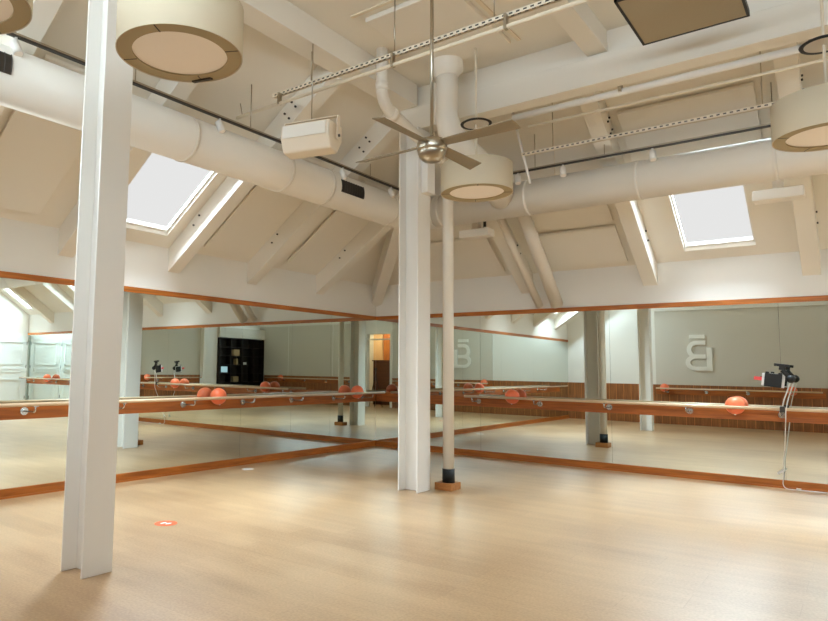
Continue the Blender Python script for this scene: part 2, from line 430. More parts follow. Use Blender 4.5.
struct('baseboard_left', b, M['trim_y'], 'orange-brown wood baseboard under the left mirrors', 'baseboard')
b = B(); b.box(.022, W, -.022, 0, 0.0, ZB); b.box(.036, W, -.036, -.022, 0, .022)
struct('baseboard_right', b, M['trim_x'], 'orange-brown wood baseboard under the right mirrors', 'baseboard')

# ------------------------------------------------------------------ ballet barres
RZ, RO, RR = 1.034, 0.292, 0.021      # rail height, offset from wall, radius
def barre(label, wall, u0, u1, r0, r1, brackets, base=0.0062, zb=0.858, zt=1.018, loc=None):
    """wall: 'L' x=0, 'R' y=0, 'S' y=-D, 'E' x=W ; off -> point"""
    if wall == 'L': P = lambda u, o, z: (o, u, z); ax = 'y'
    elif wall == 'R': P = lambda u, o, z: (u, -o, z); ax = 'x'
    elif wall == 'S': P = lambda u, o, z: (u, -D + o, z); ax = 'x'
    else: P = lambda u, o, z: (W - o, u, z); ax = 'y'
    t = thing('ballet_barre', label, 'barre', P((u0 + u1) / 2, base, zb), 'ballet barres')
    def bx(ua, ub, oa, ob, za, zb_):
        p, q = P(ua, oa, za), P(ub, ob, zb_); return B().box(p[0], q[0], p[1], q[1], p[2], q[2])
    obj('backboard', bx(u0, u1, base, base + .026, zb, zt), M['board_' + ax], t, bevel=0.003)
    obj('rail', B().cyl(P(r0, RO, RZ), P(r1, RO, RZ), RR, 16), M['rail_' + ax], t)
    for u in brackets:
        f = B(); f.cyl(P(u, base + .026, .948), P(u, base + .036, .948), .045, 20); f.cyl(P(u, base + .034, .948), P(u, base + .05, .948), .022, 14)
        fl = obj('bracket', f, M['chrome'], t)
        a = B(); a.tube([P(u, base + .04, .948), P(u, RO - .03, .948), P(u, RO - .008, .958), P(u, RO, .98), P(u, RO, RZ - RR)], .0095, 10)
        obj('arm', a, M['chrome'], fl)
        obj('saddle', B().box(*sum([list(x) for x in zip(P(u - .03, RO - .014, RZ - RR - .004), P(u + .03, RO + .014, RZ - RR + .004))], [])), M['chrome'], fl)
    return t
barre('long wooden ballet barre on the left mirror wall, running into the corner', 'L', -9.9, -.04, -9.85, -.12, (-8.1, -6.92, -5.8, -4.69, -3.56, -2.46, -1.35, -.5))
barre('wooden ballet barre on the right mirror wall with the tablet holder clipped on', 'R', .04, 7.75, 2.06, 7.7, (2.2, 3.28, 4.36, 5.45, 6.53, 7.5))
barre('wooden ballet barre at the gable end of the right mirror wall', 'R', 8.1, 13.9, 8.15, 13.85, (8.4, 9.6, 10.8, 12.0, 13.4))

# balls wedged between rail and board
def ball(wall, u, label):
    c = 0.152; z = RZ + .017; r = .1195
    p = {'L': (c, u, z), 'R': (u, -c, z), 'S': (u, -D + c + .019, z), 'E': (W - c - .019, u, z)}[wall]
    t = thing('exercise_ball', label, 'ball', (p[0], p[1], p[2] - r), 'coral exercise balls')
    obj('ball', B().sphere(p, r), M['ball'], t)
    n = {'L': (1, 0, 0), 'R': (0, -1, 0), 'S': (0, 1, 0), 'E': (-1, 0, 0)}[wall]
    d = Vector((n[0] * .25, n[1] * .25, -.93)).normalized()
    obj('valve_plug', B().cyl(Vector(p) + d * (r - .004), Vector(p) + d * (r + .006), .012, 12), M['paper'], t)
ball('L', -4.15, 'coral exercise ball in the left barre, just right of the near column')
ball('L', -.80, 'coral exercise ball in the left barre beside the mirror corner')
ball('R', 2.86, 'coral exercise ball in the right barre, just right of the white standpipe')
ball('R', 6.02, 'coral exercise ball in the right barre beside the tablet holder')
ball('R', 12.35, 'coral exercise ball in the barre at the gable end of the right wall')

# ------------------------------------------------------------------ steel columns
def column(x0, x1, y0, y1, zt, label):
    b = B(); tf, tw = .016, .011; ym = (y0 + y1) / 2
    b.prism([(x0, y0, 0), (x0 + tf, y0, 0), (x0 + tf, ym - tw / 2, 0), (x1 - tf, ym - tw / 2, 0), (x1 - tf, y0, 0), (x1, y0, 0), (x1, y1, 0), (x1 - tf, y1, 0), (x1 - tf, ym + tw / 2, 0), (x0 + tf, ym + tw / 2, 0), (x0 + tf, y1, 0), (x0, y1, 0)], (0, 0, zt))
    o = obj('steel_column', b, M['steel'], bevel=0.004); tag(o, label, 'column')
column(2.86, 3.14, -7.985, -7.745, 4.82, 'near white steel H-column on the left, standing on bare floor')
column(2.905, 3.185, -3.655, -3.355, 4.52, 'far white steel H-column near the mirror corner, beside the standpipe')

# standpipe on its wood block
PX, PY = 3.325, -3.15
t = thing('wood_block', 'square wooden block under the white standpipe', 'block', (PX, PY, 0))
obj('block', B().box(PX - .13, PX + .105, PY - .12, PY + .12, 0, .088), M['block'], t, bevel=0.004)
t = thing('standpipe', 'white drain pipe with black rubber sleeve, bending up to the ceiling', 'pipe', (PX, PY, .088))
def arc(p0, p1, p2, k=5):
    p0, p1, p2 = map(Vector, (p0, p1, p2))
    return [(1 - i / k) ** 2 * p0 + 2 * (1 - i / k) * i / k * p1 + (i / k) ** 2 * p2 for i in range(k + 1)]
A0 = Vector((3.30, -4.62, 4.46)); A1 = Vector((PX, PY, 4.12))
d = (A1 - A0).normalized()
path = [(PX, PY, .20)] + arc((PX, PY, 3.94), A1, A1 - d * .18) + arc(A0 + d * .2, A0, A0 + Vector((0, 0, .2))) + [(3.30, -4.62, ZC)]
obj('pipe', B().tube(path, .069, 20), M['duct'], t)
obj('sleeve', B().cyl((PX, PY, .088), (PX, PY, .255), .076, 24), M['rubber'], t)
for q, dirv in ((A0 + d * .22, d), (A0 + Vector((0, 0, .2)), Vector((0, 0, 1))), (A1 - d * .2, d)):
    obj('coupling', B().cyl(q - dirv * .045, q + dirv * .045, .077, 20), M['duct'], t)
# box on the column
t = thing('junction_box', 'tall white electrical box high on the right side of the far column', 'box', (3.185, -3.5, 3.68))
obj('box_body', B().box(3.186, 3.28, -3.58, -3.40, 3.68, 4.40), M['steel'], t, bevel=.004)
obj('cover_plate', B().box(3.194, 3.272, -3.586, -3.58, 3.70, 4.38), M['steel'], t)

# ------------------------------------------------------------------ ducts
DR, DZ0 = .237, 3.84
def band(p, ax, r=DR + .007):
    v = Vector((.02, 0, 0)) if ax == 'x' else Vector((0, .02, 0))
    return B().tube([Vector(p) - v, Vector(p) + v], r, 40)
def duct_grille(t, u0, u1, side, zc):
    """slatted grille on the flank of the left duct facing the room"""
    a0, a1 = math.radians(-18), math.radians(22)
    b = B(); r = DR + .006; n = 6
    for i in range(n):
        t0, t1 = a0 + (a1 - a0) * i / n, a0 + (a1 - a0) * (i + 1) / n
        b.prism([(2.0 + r * math.cos(t0), u0, DZ0 + r * math.sin(t0)), (2.0 + r * math.cos(t1), u0, DZ0 + r * math.sin(t1)), (2.0 + (r - .03) * math.cos(t1), u0, DZ0 + (r - .03) * math.sin(t1)), (2.0 + (r - .03) * math.cos(t0), u0, DZ0 + (r - .03) * math.sin(t0))], (0, u1 - u0, 0))
    g = obj('vent_grille', b, M['grille'], t)
    k = 9
    sl = B()
    for i in range(k + 1):
        y = u0 + (u1 - u0) * i / k
        sl.tube([(2.0 + (r + .004) * math.cos(a0 + (a1 - a0) * j / 6), y, DZ0 + (r + .004) * math.sin(a0 + (a1 - a0) * j / 6)) for j in range(7)], .004, 6)
    obj('slats', sl, M['bolt'], g)
t = thing('air_duct', 'long round white air duct slung under the left roof slope with dark grilles', 'duct', (2.0, -6, DZ0 - DR))
obj('duct_body', B().tube([(2.0, -D, DZ0), (2.0, -2.55, DZ0)] + arc((2.0, -2.3, DZ0), (2.0, -2.0, DZ0), (2.3, -2.0, DZ0), 4) + [(2.5, -2.0, DZ0)], DR, 40), M['duct'], t)
for y in (-9.6, -8.6, -6.35, -4.9, -4.12, -2.62): obj('duct_band', band((2.0, y, DZ0), 'y'), M['duct'], t)
duct_grille(t, -3.98, -3.50, 1, DZ0); duct_grille(t, -8.75, -8.26, 1, DZ0)
for y in (-7.2, -4.6, -3.3):
    obj('hanger', B().cyl((2.0, y, DZ0 + DR - .01), (2.0, y, ZE + SL * 2.0), .005, 6), M['strut'], t)
t = thing('air_duct', 'long round white air duct slung under the right roof slope', 'duct', (8, -2.0, DZ0 - DR))
obj('duct_body', B().tube([(2.52, -2.0, DZ0), (13.9, -2.0, DZ0)], DR, 40), M['duct'], t)
for x in (2.62, 3.95, 5.35, 6.75, 8.2, 9.6, 11, 12.4): obj('duct_band', band((x, -2.0, DZ0), 'x'), M['duct'], t)
for x in (4.3, 6.74, 9.0, 11.5):
    obj('hanger', B().cyl((x, -2.0, DZ0 + DR - .01), (x, -2.0, ZE + SL * 2.0), .005, 6), M['strut'], t)
# vertical branch
t = thing('duct_branch', 'white vertical duct elbow dropping from the ceiling behind the fan', 'duct', (3.78, -4.0, 4.2))
r0 = .125
pth = [(3.78, -4.0, ZC - .16), (3.78, -4.0, 4.55)] + arc((3.78, -4.0, 4.42), (3.78, -3.96, 4.16), (3.79, -3.55, 4.09), 6) + [(3.74, -2.9, 3.99), (3.62, -2.16, 3.87)]
obj('elbow', B().tube(pth, [r0, r0] + [r0 + .008 * i for i in range(7)] + [.18, .185], 28), M['duct'], t)
obj('collar', B().lathe([(.19, 0), (.19, -.16), (.125, -.235)], (3.78, -4.0, ZC), 32), M['duct'], t)
obj('seam_band', B().tube([(3.757, -3.10, 4.021), (3.751, -3.06, 4.015)], .184, 28), M['duct'], t)
# slanting pipes over the right slope
def slant(x, r, s0, s1, gap, label, x1=None):
    x1 = x if x1 is None else x1
    b = B(); z = lambda s: ZE + SL * s - gap
    b.tube([(x1, -s1, 2.57 + (s1 - .1) * 1.02), (x, -s0, 2.545)], r, 20)
    o = obj('slanting_pipe', b, M['duct']); tag(o, label, 'pipe', 'slanting pipes')
slant(3.62, .098, .125, 1.62, .20, 'thick white pipe slanting down the right slope to the mirror trim', 3.56)
slant(3.32, .06, .085, 1.62, .16, 'thin white pipe slanting down the right slope between the thick pipe and a rafter', 3.16)

# ------------------------------------------------------------------ struts, conduits, tubes
def perforated(x0, x1, y, z, label, rods):
    t = thing('perforated_strut', label, 'strut', ((x0 + x1) / 2, y, z), 'perforated struts')
    b = B(); h, w, th = .021, .020, .0025
    b.box(x0, x1, y - w, y - w + th, z - h, z + h); b.box(x0, x1, y + w - th, y + w, z - h, z + h); b.box(x0, x1, y - w, y + w, z + h - th, z + h)
    obj('channel', b, M['perf'], t)
    for x, top in rods: obj('hanger_rod', B().cyl((x, y, z), (x, y, top), .006, 8), M['nickel'], t)
perforated(2.45, 7.6, -5.5, 4.47, 'perforated white strut hung across the view behind the fan rod', ((3.0, ZC), (4.05, ZC), (5.07, ZC), (6.6, ZC)))
perforated(4.1, 7.6, -2.6, 4.25, 'perforated white strut above the right track light', ((4.5, ZE + SL * 2.6), (6.7, ZE + SL * 2.6)))
t = thing('conduit', 'white conduit tube hung under the perforated strut, running left towards the left track light', 'conduit', (4.5, -5.5, 4.34))
obj('tube', B().cyl((1.93, -5.56, 4.33), (7.6, -5.56, 4.35), .019, 12), M['strut'], t)
for x in (2.6, 4.07, 5.2):
    obj('clip', B().box(x - .012, x + .012, -5.585, -5.535, 4.32, 4.45), M['nickel'], t)
obj('hanger_rod', B().cyl((2.02, -5.56, 4.33), (1.98, -5.56, ZE + SL * 1.98), .005, 8), M['nickel'], t)
t = thing('light_tube', 'straight white tube fixed along the underside of the right beam', 'tube', (5.7, -3.29, 4.44))
obj('tube', B().cyl((4.28, -3.29, 4.482), (7.2, -3.29, 4.482), .038, 14), M['steel'], t)
for x in (5.5, 7.15): obj('tube_clip', B().box(x - .015, x + .015, -3.36, -3.27, 4.47, 4.56), M['nickel'], t)
t = thing('conduit', 'thin white conduit just below the white tube of the right beam', 'conduit', (6, -3.1, 4.3))
obj('tube', B().cyl((4.4, -3.12, 4.40), (9.5, -3.12, 4.38), .016, 10), M['strut'], t)
o = obj('brace_rod', B().cyl((3.96, -2.6, ZE + SL * 2.6), (4.20, -2.6, 3.86), .017, 10), M['steel']); tag(o, 'short white slanting brace rod right of the middle drum lamp', 'rod')

def track(ax, fixed, a, b_, z, heads, rods, label, headlabels):
    P = (lambda u, o=0, zz=0: (fixed + o, u, z + zz)) if ax == 'y' else (lambda u, o=0, zz=0: (u, fixed + o, z + zz))
    t = thing('track_rail', label, 'track', P((a + b_) / 2), 'track light rails')
    def bx(ua, ub, o0, o1, z0, z1):
        p, q = P(ua, o0, z0), P(ub, o1, z1); return B().box(p[0], q[0], p[1], q[1], p[2], q[2])
    obj('rail', bx(a, b_, -.018, .018, -.004, .022), M['nickel'], t)
    obj('slot', bx(a + .01, b_ - .01, -.0185, .0185, -.012, .004), M['track'], t)
    for u in rods:
        p = P(u); s = fixed if ax == 'y' else -fixed
        obj('hanger_rod', B().cyl((p[0], p[1], z + .01), (p[0], p[1], ZE + SL * s), .006, 8), M['nickel'], t)
    for u, l in zip(heads, headlabels):
        h = thing('track_spotlight', l, 'spotlight', P(u, 0, -.012), 'white track spotlights')
        p = Vector(P(u, 0, -.012)); aim = Vector((.35, .2, -.9)) if ax == 'y' else Vector((.12, -.25, -.9)); aim.normalize()
        obj('stem', B().cyl(p, p + Vector((0, 0, -.055)), .012, 10), M['steel'], h)
        c = p + Vector((0, 0, -.075))
        obj('lamp_can', B().tube([c - aim * .055, c - aim * .045, c + aim * .075], [.022, .036, .04], 18), M['steel'], h)
        obj('lens', B().cyl(c + aim * .074, c + aim * .078, .034, 18), M['diff'], h)
track('y', 2.2, -8.30, -2.55, 4.115, (-8.22, -6.05, -3.92, -2.78), (-7.1, -5.6, -3.3), 'dark track light rail hung along the left slope above the left duct',
      ('white track spotlight at the left picture edge beside the far-left drum lamp', 'white track spotlight above the left skylight', 'white track spotlight behind the white hanging speaker', 'white track spotlight beside the far steel column'))
track('x', -2.2, 3.70, 7.6, 4.16, (3.87, 4.48, 5.55), (4.11, 5.0, 6.75), 'dark track light rail hung along the right slope above the right duct',
      ('white track spotlight right behind the middle drum lamp', 'white track spotlight between the middle drum lamp and the rafter', 'white track spotlight above the right skylight'))

# small wash lights on rafters
for x0, x1, l in ((6.48, 6.97, 'flat white wash light under the right duct beside the right skylight'), (2.72, 3.2, 'flat white wash light under the right duct, just right of the standpipe')):
    t = thing('wash_light', l, 'light', ((x0 + x1) / 2, -1.62, 3.47), 'wash lights')
    obj('housing', B().box(x0, x1, -1.72, -1.50, 3.46, 3.58), M['duct'], t, bevel=.015)
    obj('bracket', B().box((x0 + x1) / 2 - .05, (x0 + x1) / 2 + .05, -1.66, -1.56, 3.57, 3.92), M['duct'], t)
t = thing('spot_lamp', 'small white spot bulb beside the flat wash light near the standpipe', 'lamp', (3.08, -1.58, 3.60))
obj('bulb', B().sphere((3.08, -1.58, 3.545), .06, 20, 14, (1, 1, 1.25)), M['tape'], t)
obj('holder', B().cyl((3.08, -1.58, 3.6), (3.08, -1.58, 3.90), .022, 12), M['bolt'], t)

# ------------------------------------------------------------------ drum pendants
def drum(x, y, z, r, h, label, top=ZC):
    t = thing('drum_lamp', label, 'lamp', (x, y, z), 'beige drum pendant lamps')
    obj('shade', B().lathe([(r, 0), (r, h), (r - .006, h), (r - .006, 0), (r, 0)], (x, y, z), 72), M['shade'], t)
    rg = obj('rim', B().lathe([(r - .008, .004), (r - .095, .004), (r - .095, .012), (r - .008, .012), (r - .008, .004)], (x, y, z), 72, smooth=False), M['ring'], t)
    for k in range(4):
        a = .5 + k * PI / 2; c, s = math.cos(a), math.sin(a)
        obj('rim_seam', B().obox((x + (r - .05) * c, y + (r - .05) * s, z + .003), (.044 * c, .044 * s, 0), (-.003 * s, .003 * c, 0), (0, 0, .0016)), M['bolt'], rg)
    obj('diffuser', B().lathe([(.001, .016), (r - .095, .016), (r - .095, .02), (.001, .02)], (x, y, z), 72, smooth=False), M['diff'], t)
    sp = B()
    for k in range(3):
        a = k * 2 * PI / 3
        sp.cyl((x, y, z + h - .02), (x + (r - .004) * math.cos(a), y + (r - .004) * math.sin(a), z + h - .02), .005, 6)
    obj('spider', sp, M['nickel'], t)
    obj('stem', B().cyl((x, y, z + h - .03), (x, y, top), .012, 12), M['strut'], t)
    cz = 4.17
    cn = obj('canopy', B().lathe([(.135, .006), (.165, 0), (.17, .012), (.14, .03), (.02, .04)], (x, y, cz), 40, cap1=True), M['black'], t)
    obj('canopy_plate', B().lathe([(.012, .004), (.136, .004), (.136, .012), (.012, .012), (.012, .004)], (x, y, cz), 40, smooth=False), M['duct'], cn)
    return t
t = drum(4.18, -8.10, 3.40, .385, .31, 'beige drum pendant lamp hung beside the near steel column')
obj('clasp', B().obox((4.02, -7.79, 3.405), (.07, .02, 0), (0, .012, 0), (0, 0, .012)), M['bolt'], t)
drum(4.20, -4.10, 3.40, .385, .31, 'beige drum pendant lamp in the middle, behind the ceiling fan')
drum(7.26, -4.00, 3.40, .385, .31, 'beige drum pendant lamp at the right picture edge')
drum(3.74, -9.25, 3.40, .385, .31, 'beige drum pendant lamp cut by the top left picture corner')

# ------------------------------------------------------------------ ceiling fan
FX, FY, FZ = 4.69, -5.90, 3.31
t = thing('ceiling_fan', 'brushed metal four-blade ceiling fan on a long rod', 'fan', (FX, FY, FZ))
obj('rod', B().cyl((FX, FY, FZ + .05), (FX, FY, ZC), .015, 14), M['nickel'], t)
obj('ceiling_cup', B().lathe([(.07, 0), (.07, -.04), (.02, -.09)], (FX, FY, ZC), 28), M['nickel'], t)
obj('motor_housing', B().lathe([(.02, .10), (.045, .085), (.115, .06), (.125, .03), (.125, -.012), (.118, -.03)], (FX, FY, FZ), 40, cap0=True, cap1=True), M['nickel'], t)
obj('bottom_cap', B().lathe([(.116, -.03), (.116, -.045), (.10, -.085), (.066, -.112), (.02, -.124)], (FX, FY, FZ), 40, cap1=True), M['nickel'], t)
for k in range(4):
    a = k * PI / 2 - .03; u = Vector((math.cos(a), math.sin(a), 0)); v = Vector((-math.sin(a), math.cos(a), 0)); tilt = math.radians(-14)
    vv = v * math.cos(tilt) + Vector((0, 0, 1)) * math.sin(tilt); nn = u.cross(vv)
    c0 = Vector((FX, FY, FZ + .03))
    bl = B(); bl.prism([c0 + u * .115 - vv * .05 - nn * .004, c0 + u * .74 - vv * .068 - nn * .004, c0 + u * .76 + vv * .066 - nn * .004, c0 + u * .115 + vv * .05 - nn * .004], nn * .008)
    bo = obj('blade', bl, M['blade'], t, bevel=.002)
    obj('blade_iron', B().obox(c0 + u * .13 + nn * .008, u * .05, vv * .035, nn * .005), M['nickel'], bo)

# ------------------------------------------------------------------ hanging speaker
SX, SY, SZ = 3.12, -5.62, 3.80
t = thing('loudspeaker', 'white wedge loudspeaker hung on rods from the struts', 'speaker', (SX, SY, SZ))
yaw = math.radians(14); ux = Vector((math.cos(yaw), math.sin(yaw), 0)); uy = Vector((-math.sin(yaw), math.cos(yaw), 0))
c = Vector((SX, SY, SZ)); tl = math.radians(-14)
hw = .27
b = B(); prof = [(-.16, .13), (.17, .15), (.17, -.02), (.05, -.17), (-.11, -.15), (-.17, -.02)]
b.prism([c - ux * hw + uy * a_ + Vector((0, 0, z_)) for a_, z_ in prof], ux * 2 * hw)
cab = obj('cabinet', b, M['speaker'], t, bevel=.02)
g = B(); g.prism([c - ux * (hw - .03) + uy * a_ + Vector((0, 0, z_)) for a_, z_ in ((-.166, .11), (-.176, -.02), (-.182, -.02), (-.172, .11))], ux * 2 * (hw - .03))
obj('grille', g, M['duct'], t)
b = B()
b.obox(c + Vector((0, 0, .20)), ux * (hw + .035), uy * .025, Vector((0, 0, .004)))
for s in (-1, 1): b.obox(c + ux * s * (hw + .03) + Vector((0, 0, .085)), ux * .004, uy * .028, Vector((0, 0, .12)))
obj('yoke', b, M['speaker'], t)
for s in (-1, 1): obj('knob', B().cyl(c + ux * s * (hw + .03), c + ux * s * (hw + .048), .014, 10), M['bolt'], t)
obj('hanger_rod', B().cyl(c + Vector((0, 0, .2)), (SX, SY, ZC), .006, 8), M['nickel'], t)

# black framed panel hung below the flat ceiling
t = thing('hanging_panel', 'flat grey panel with a thin black frame hung under the ceiling', 'panel', (6.31, -4.45, 4.62))
x0, x1, y0, y1, z = 5.89, 6.76, -4.93, -3.98, 4.60
obj('panel_face', B().box(x0 + .02, x1 - .02, y0 + .02, y1 - .02, z + .004, z + .05), M['grey_panel'], t)
b = B(); b.box(x0, x1, y0, y0 + .022, z, z + .055); b.box(x0, x1, y1 - .022, y1, z, z + .055); b.box(x0, x0 + .022, y0, y1, z, z + .055); b.box(x1 - .022, x1, y0, y1, z, z + .055)
obj('frame', b, M['black'], t)
for x in (x0 + .15, x1 - .15):
    for y in (y0 + .15, y1 - .15): obj('hanger_rod', B().cyl((x, y, z + .05), (x, y, ZC), .004, 6), M['nickel'], t)

# ------------------------------------------------------------------ floor stickers
def sticker(x, y, r, label, ring):
    t = thing('floor_sticker', label, 'sticker', (x, y, 0))
    obj('disc', B().lathe([(.001, .0012), (r, .0012), (r, 0.0), (.001, 0.0)], (x, y, 0.0002), 36, smooth=False), M['orange'] if ring else M['tape'], t)
    if ring:
        f = B()
        for s in (-1, 1):
            f.prism([(x + s * .026 + .015 * math.cos(a), y + .036 * math.sin(a) + s * .01, .0015) for a in [2 * PI * i / 14 for i in range(14)]], (0, 0, .0006))
        obj('footprints', f, M['tape'], t)
    else:
        obj('print', B().lathe([(.001, .0018), (r * .5, .0018), (r * .5, .0013), (.001, .0013)], (x, y, 0.0002), 28, smooth=False), M['paper'], t)
sticker(2.23, -6.59, .105, 'round orange floor sticker with white footprints right of the near column', True)
sticker(.37, -3.74, .09, 'small round white floor sticker close to the left baseboard', False)

# ------------------------------------------------------------------ tablet holder and cable
HX = 6.56
t = thing('tablet_holder', 'black tablet holder on a white gooseneck clipped to the right barre', 'holder', (HX, -RO, RZ))
obj('clip', B().box(HX - .028, HX + .028, -RO - .033, -RO + .033, RZ - .04, RZ + .036), M['bolt'], t, bevel=.005)
ph = Vector((6.475, -.33, 1.40)); pu = Vector((.985, 0, -.12)).normalized(); pv = Vector((.12, 0, .985)).normalized(); pn = Vector((0, -1, 0))
jt = ph + pu * .185 + pv * .045
gn = [(HX, -RO, RZ + .03), (HX + .02, -RO, RZ + .12), (HX + .06, -RO - .005, RZ + .24), tuple(jt - pv * .03)]
obj('gooseneck', B().tube(gn, .0075, 10), M['cable'], t)
obj('grip', B().obox(ph, pu * .094, pv * .086, pn * .014).obox(ph - pu * .07 + pv * .09, pu * .02, pv * .016, pn * .012).obox(ph + pu * .07 + pv * .09, pu * .02, pv * .016, pn * .012), M['black'], t, bevel=.006)
obj('ball_joint', B().sphere(jt, .052, 20, 14), M['black'], t)
obj('arm', B().tube([jt, ph + pu * .12 + pv * .11, ph + pu * .085 + pv * .145], [.03, .026, .03], 12).obox(ph + pu * .085 + pv * .175, pu * .035, pv * .03, pn * .02).obox(ph + pu * .075 + pv * .205, pu * .08, pv * .018, pn * .025), M['black'], t, bevel=.004)
t = thing('tablet', 'white tablet held sideways in the black holder by the right mirror', 'tablet', tuple(ph))
obj('tablet_body', B().obox(ph + pn * -.0195, pu * .124, pv * .082, pn * .005), M['phone'], t, bevel=.004)
obj('tablet_screen', B().obox(ph + pn * -.025, pu * .104, pv * .07, pn * .0008), M['black'], t)
obj('tag', B().obox(ph - pu * .165 + pv * .004, pu * .043, pv * .022, pn * .004), M['pink'], t)
cp = [(HX + .12, -RO - .012, RZ + .32), (HX + .075, -RO - .02, RZ + .16), (HX + .04, -RO - .045, RZ), (HX + .03, -RO - .03, .9), (HX + .0, -.2, .6), (HX - .035, -.12, .32), (HX - .045, -.07, .14), (HX - .05, -.06, .05), (HX - .01, -.075, .008), (HX + .1, -.085, .006), (HX + .32, -.07, .006), (HX + .7, -.09, .006), (HX + 1.25, -.05, .006)]
def smooth(pts, k=4):
    pts = [Vector(p) for p in pts]; out = []
    for i in range(len(pts) - 1):
        p0, p1, p2, p3 = pts[max(0, i - 1)], pts[i], pts[i + 1], pts[min(len(pts) - 1, i + 2)]
        for j in range(k):
            s = j / k
            out.append(.5 * ((2 * p1) + (p2 - p0) * s + (2 * p0 - 5 * p1 + 4 * p2 - p3) * s * s + (3 * p1 - p0 - 3 * p2 + p3) * s ** 3))
    return out + [pts[-1]]
t = thing('charging_cable', 'white cable hanging from the tablet holder and trailing along the right baseboard', 'cable', (HX, -.1, 0))
obj('cord', B().tube(smooth(cp), .0055, 8), M['cable'], t)
obj('cable_tie', B().obox((HX - .06, -.085, .22), (.045, 0, .03), (0, .006, 0), (-.006, 0, .012)), M['cable'], t)
obj('plug', B().box(HX + .09, HX + .14, -.10, -.07, .003, .026), M['paper'], t)

# ------------------------------------------------------------------ what the mirrors show behind the camera
# back wall: greige cladding, wainscot, logo, barre
for x0, x1, l in ((2.6, DX0 - .1, 'greige wall cladding behind the round logo sign on the back wall'), (DX1 + .1, W, 'greige wall cladding between the doorway and the bookcases')):
    struct('wall_cladding', B().box(x0, x1, -D, -D + .018, 1.14, 3.3), M['greige'], l, 'cladding')
    struct('trim_3' if x0 < 5 else 'trim_4', B().box(x0, x1, -D, -D + .05, 3.3, 3.38), M['wall'], 'white ledge capping the ' + l.split(' behind')[0].split(' between')[0] + (' left of the doorway' if x0 < 5 else ' right of the doorway'), 'trim')
for x0, x1, l in ((0.0, DX0 - .1, 'plank wainscot on the back wall under the logo sign'), (DX1 + .1, W - .34, 'plank wainscot on the back wall beside the bookcases')):
    struct('wainscot', B().box(x0, x1, -D, -D + .025, 0, 1.14), M['wains_x'], l, 'wainscot')
struct('wainscot', B().box(W - .025, W, -7.28, -4.35, 0, 1.14), M['wains_y'], 'plank wainscot on the gable wall between cabinets and pilaster', 'wainscot')
struct('wall_cladding', B().box(W - .018, W, -7.28, -4.35, 1.14, 3.3), M['greige'], 'greige wall cladding on the gable wall above the wainscot', 'cladding')
struct('pilaster', B().box(W - .22, W, -8.02, -7.28, 0, ZC), M['wall'], 'white pilaster on the gable wall beside the bookcases', 'pilaster')
for x in (9.7, 12.2):
    struct('seam_strip', B().box(x - .012, x + .012, -D + .018, -D + .024, 1.14, 3.3), M['wall'], 'thin joint strip in the greige cladding, %s the bookcases' % ('nearer' if x > 11 else 'farther from'), 'strip')
def sbarre(label, wall, a, b_, br): return barre(label, wall, a, b_, a + .05, b_ - .05, br, base=.0252)
sbarre('wooden ballet barre on the back wall under the logo sign', 'S', 2.6, 6.6, (2.9, 3.9, 4.9, 5.9))
sbarre('wooden ballet barre on the back wall towards the bookcases', 'S', 8.3, 13.4, (8.8, 10, 11.2, 12.4))
sbarre('wooden ballet barre on the gable wall beside the white cabinets', 'E', -7.2, -4.4, (-6.6, -5.2))
ball('S', 2.85, 'coral exercise ball in the back wall barre below the logo sign')
ball('S', 5.90, 'coral exercise ball in the back wall barre beside the doorway')
ball('S', 12.5, 'coral exercise ball in the back wall barre near the bookcases')
ball('E', -4.6, 'coral exercise ball in the gable wall barre')
# logo: letter b with a bar above, raised white board letters (reads the right way round in the room)
t = thing('wall_logo', 'white raised letter logo with a bar above it on the greige back wall', 'sign', (3.73, -D + .02, 1.55))
LY0, LY1 = -D + .018, -D + .06
# the room-side viewer faces -y: +x is to the viewer's left
def lx(u): return 4.08 - u      # u measured rightwards for a viewer in the room, 0..0.69
obj('macron', B().box(lx(.17), lx(.57), LY0, LY1, 2.47, 2.58), M['sign'], t, bevel=.004)
obj('letter_stem', B().box(lx(0.0), lx(.14), LY0, LY1, 1.55, 2.21), M['sign'], t, bevel=.004)
b = B(); prof = []
def bowl(zc, rz, ru, u0, th):
    out = []; inn = []
    for i in range(17):
        a = -PI / 2 + PI * i / 16
        out.append((u0 + ru * math.cos(a), zc + rz * math.sin(a))); inn.append((u0 + (ru - th) * math.cos(a), zc + (rz - th) * math.sin(a)))
    us = .16
    poly_o = [(us, zc - rz)] + out + [(us, zc + rz)]; poly_i = [(us, zc - rz + th)] + inn + [(us, zc + rz - th)]
    for i in range(len(poly_o) - 1):
        q = (poly_o[i], poly_o[i + 1], poly_i[i + 1], poly_i[i])
        b.prism([(lx(u), LY0, z) for u, z in q], (0, LY1 - LY0, 0))
bowl(1.785, .235, .28, .40, .12)
LY1 -= .002
bowl(2.155, .255, .24, .40, .12)
LY1 += .002
b.box(lx(.12), lx(.20), LY0, LY1, 1.55, 1.675)
obj('letter_bowls', b, M['sign'], t)

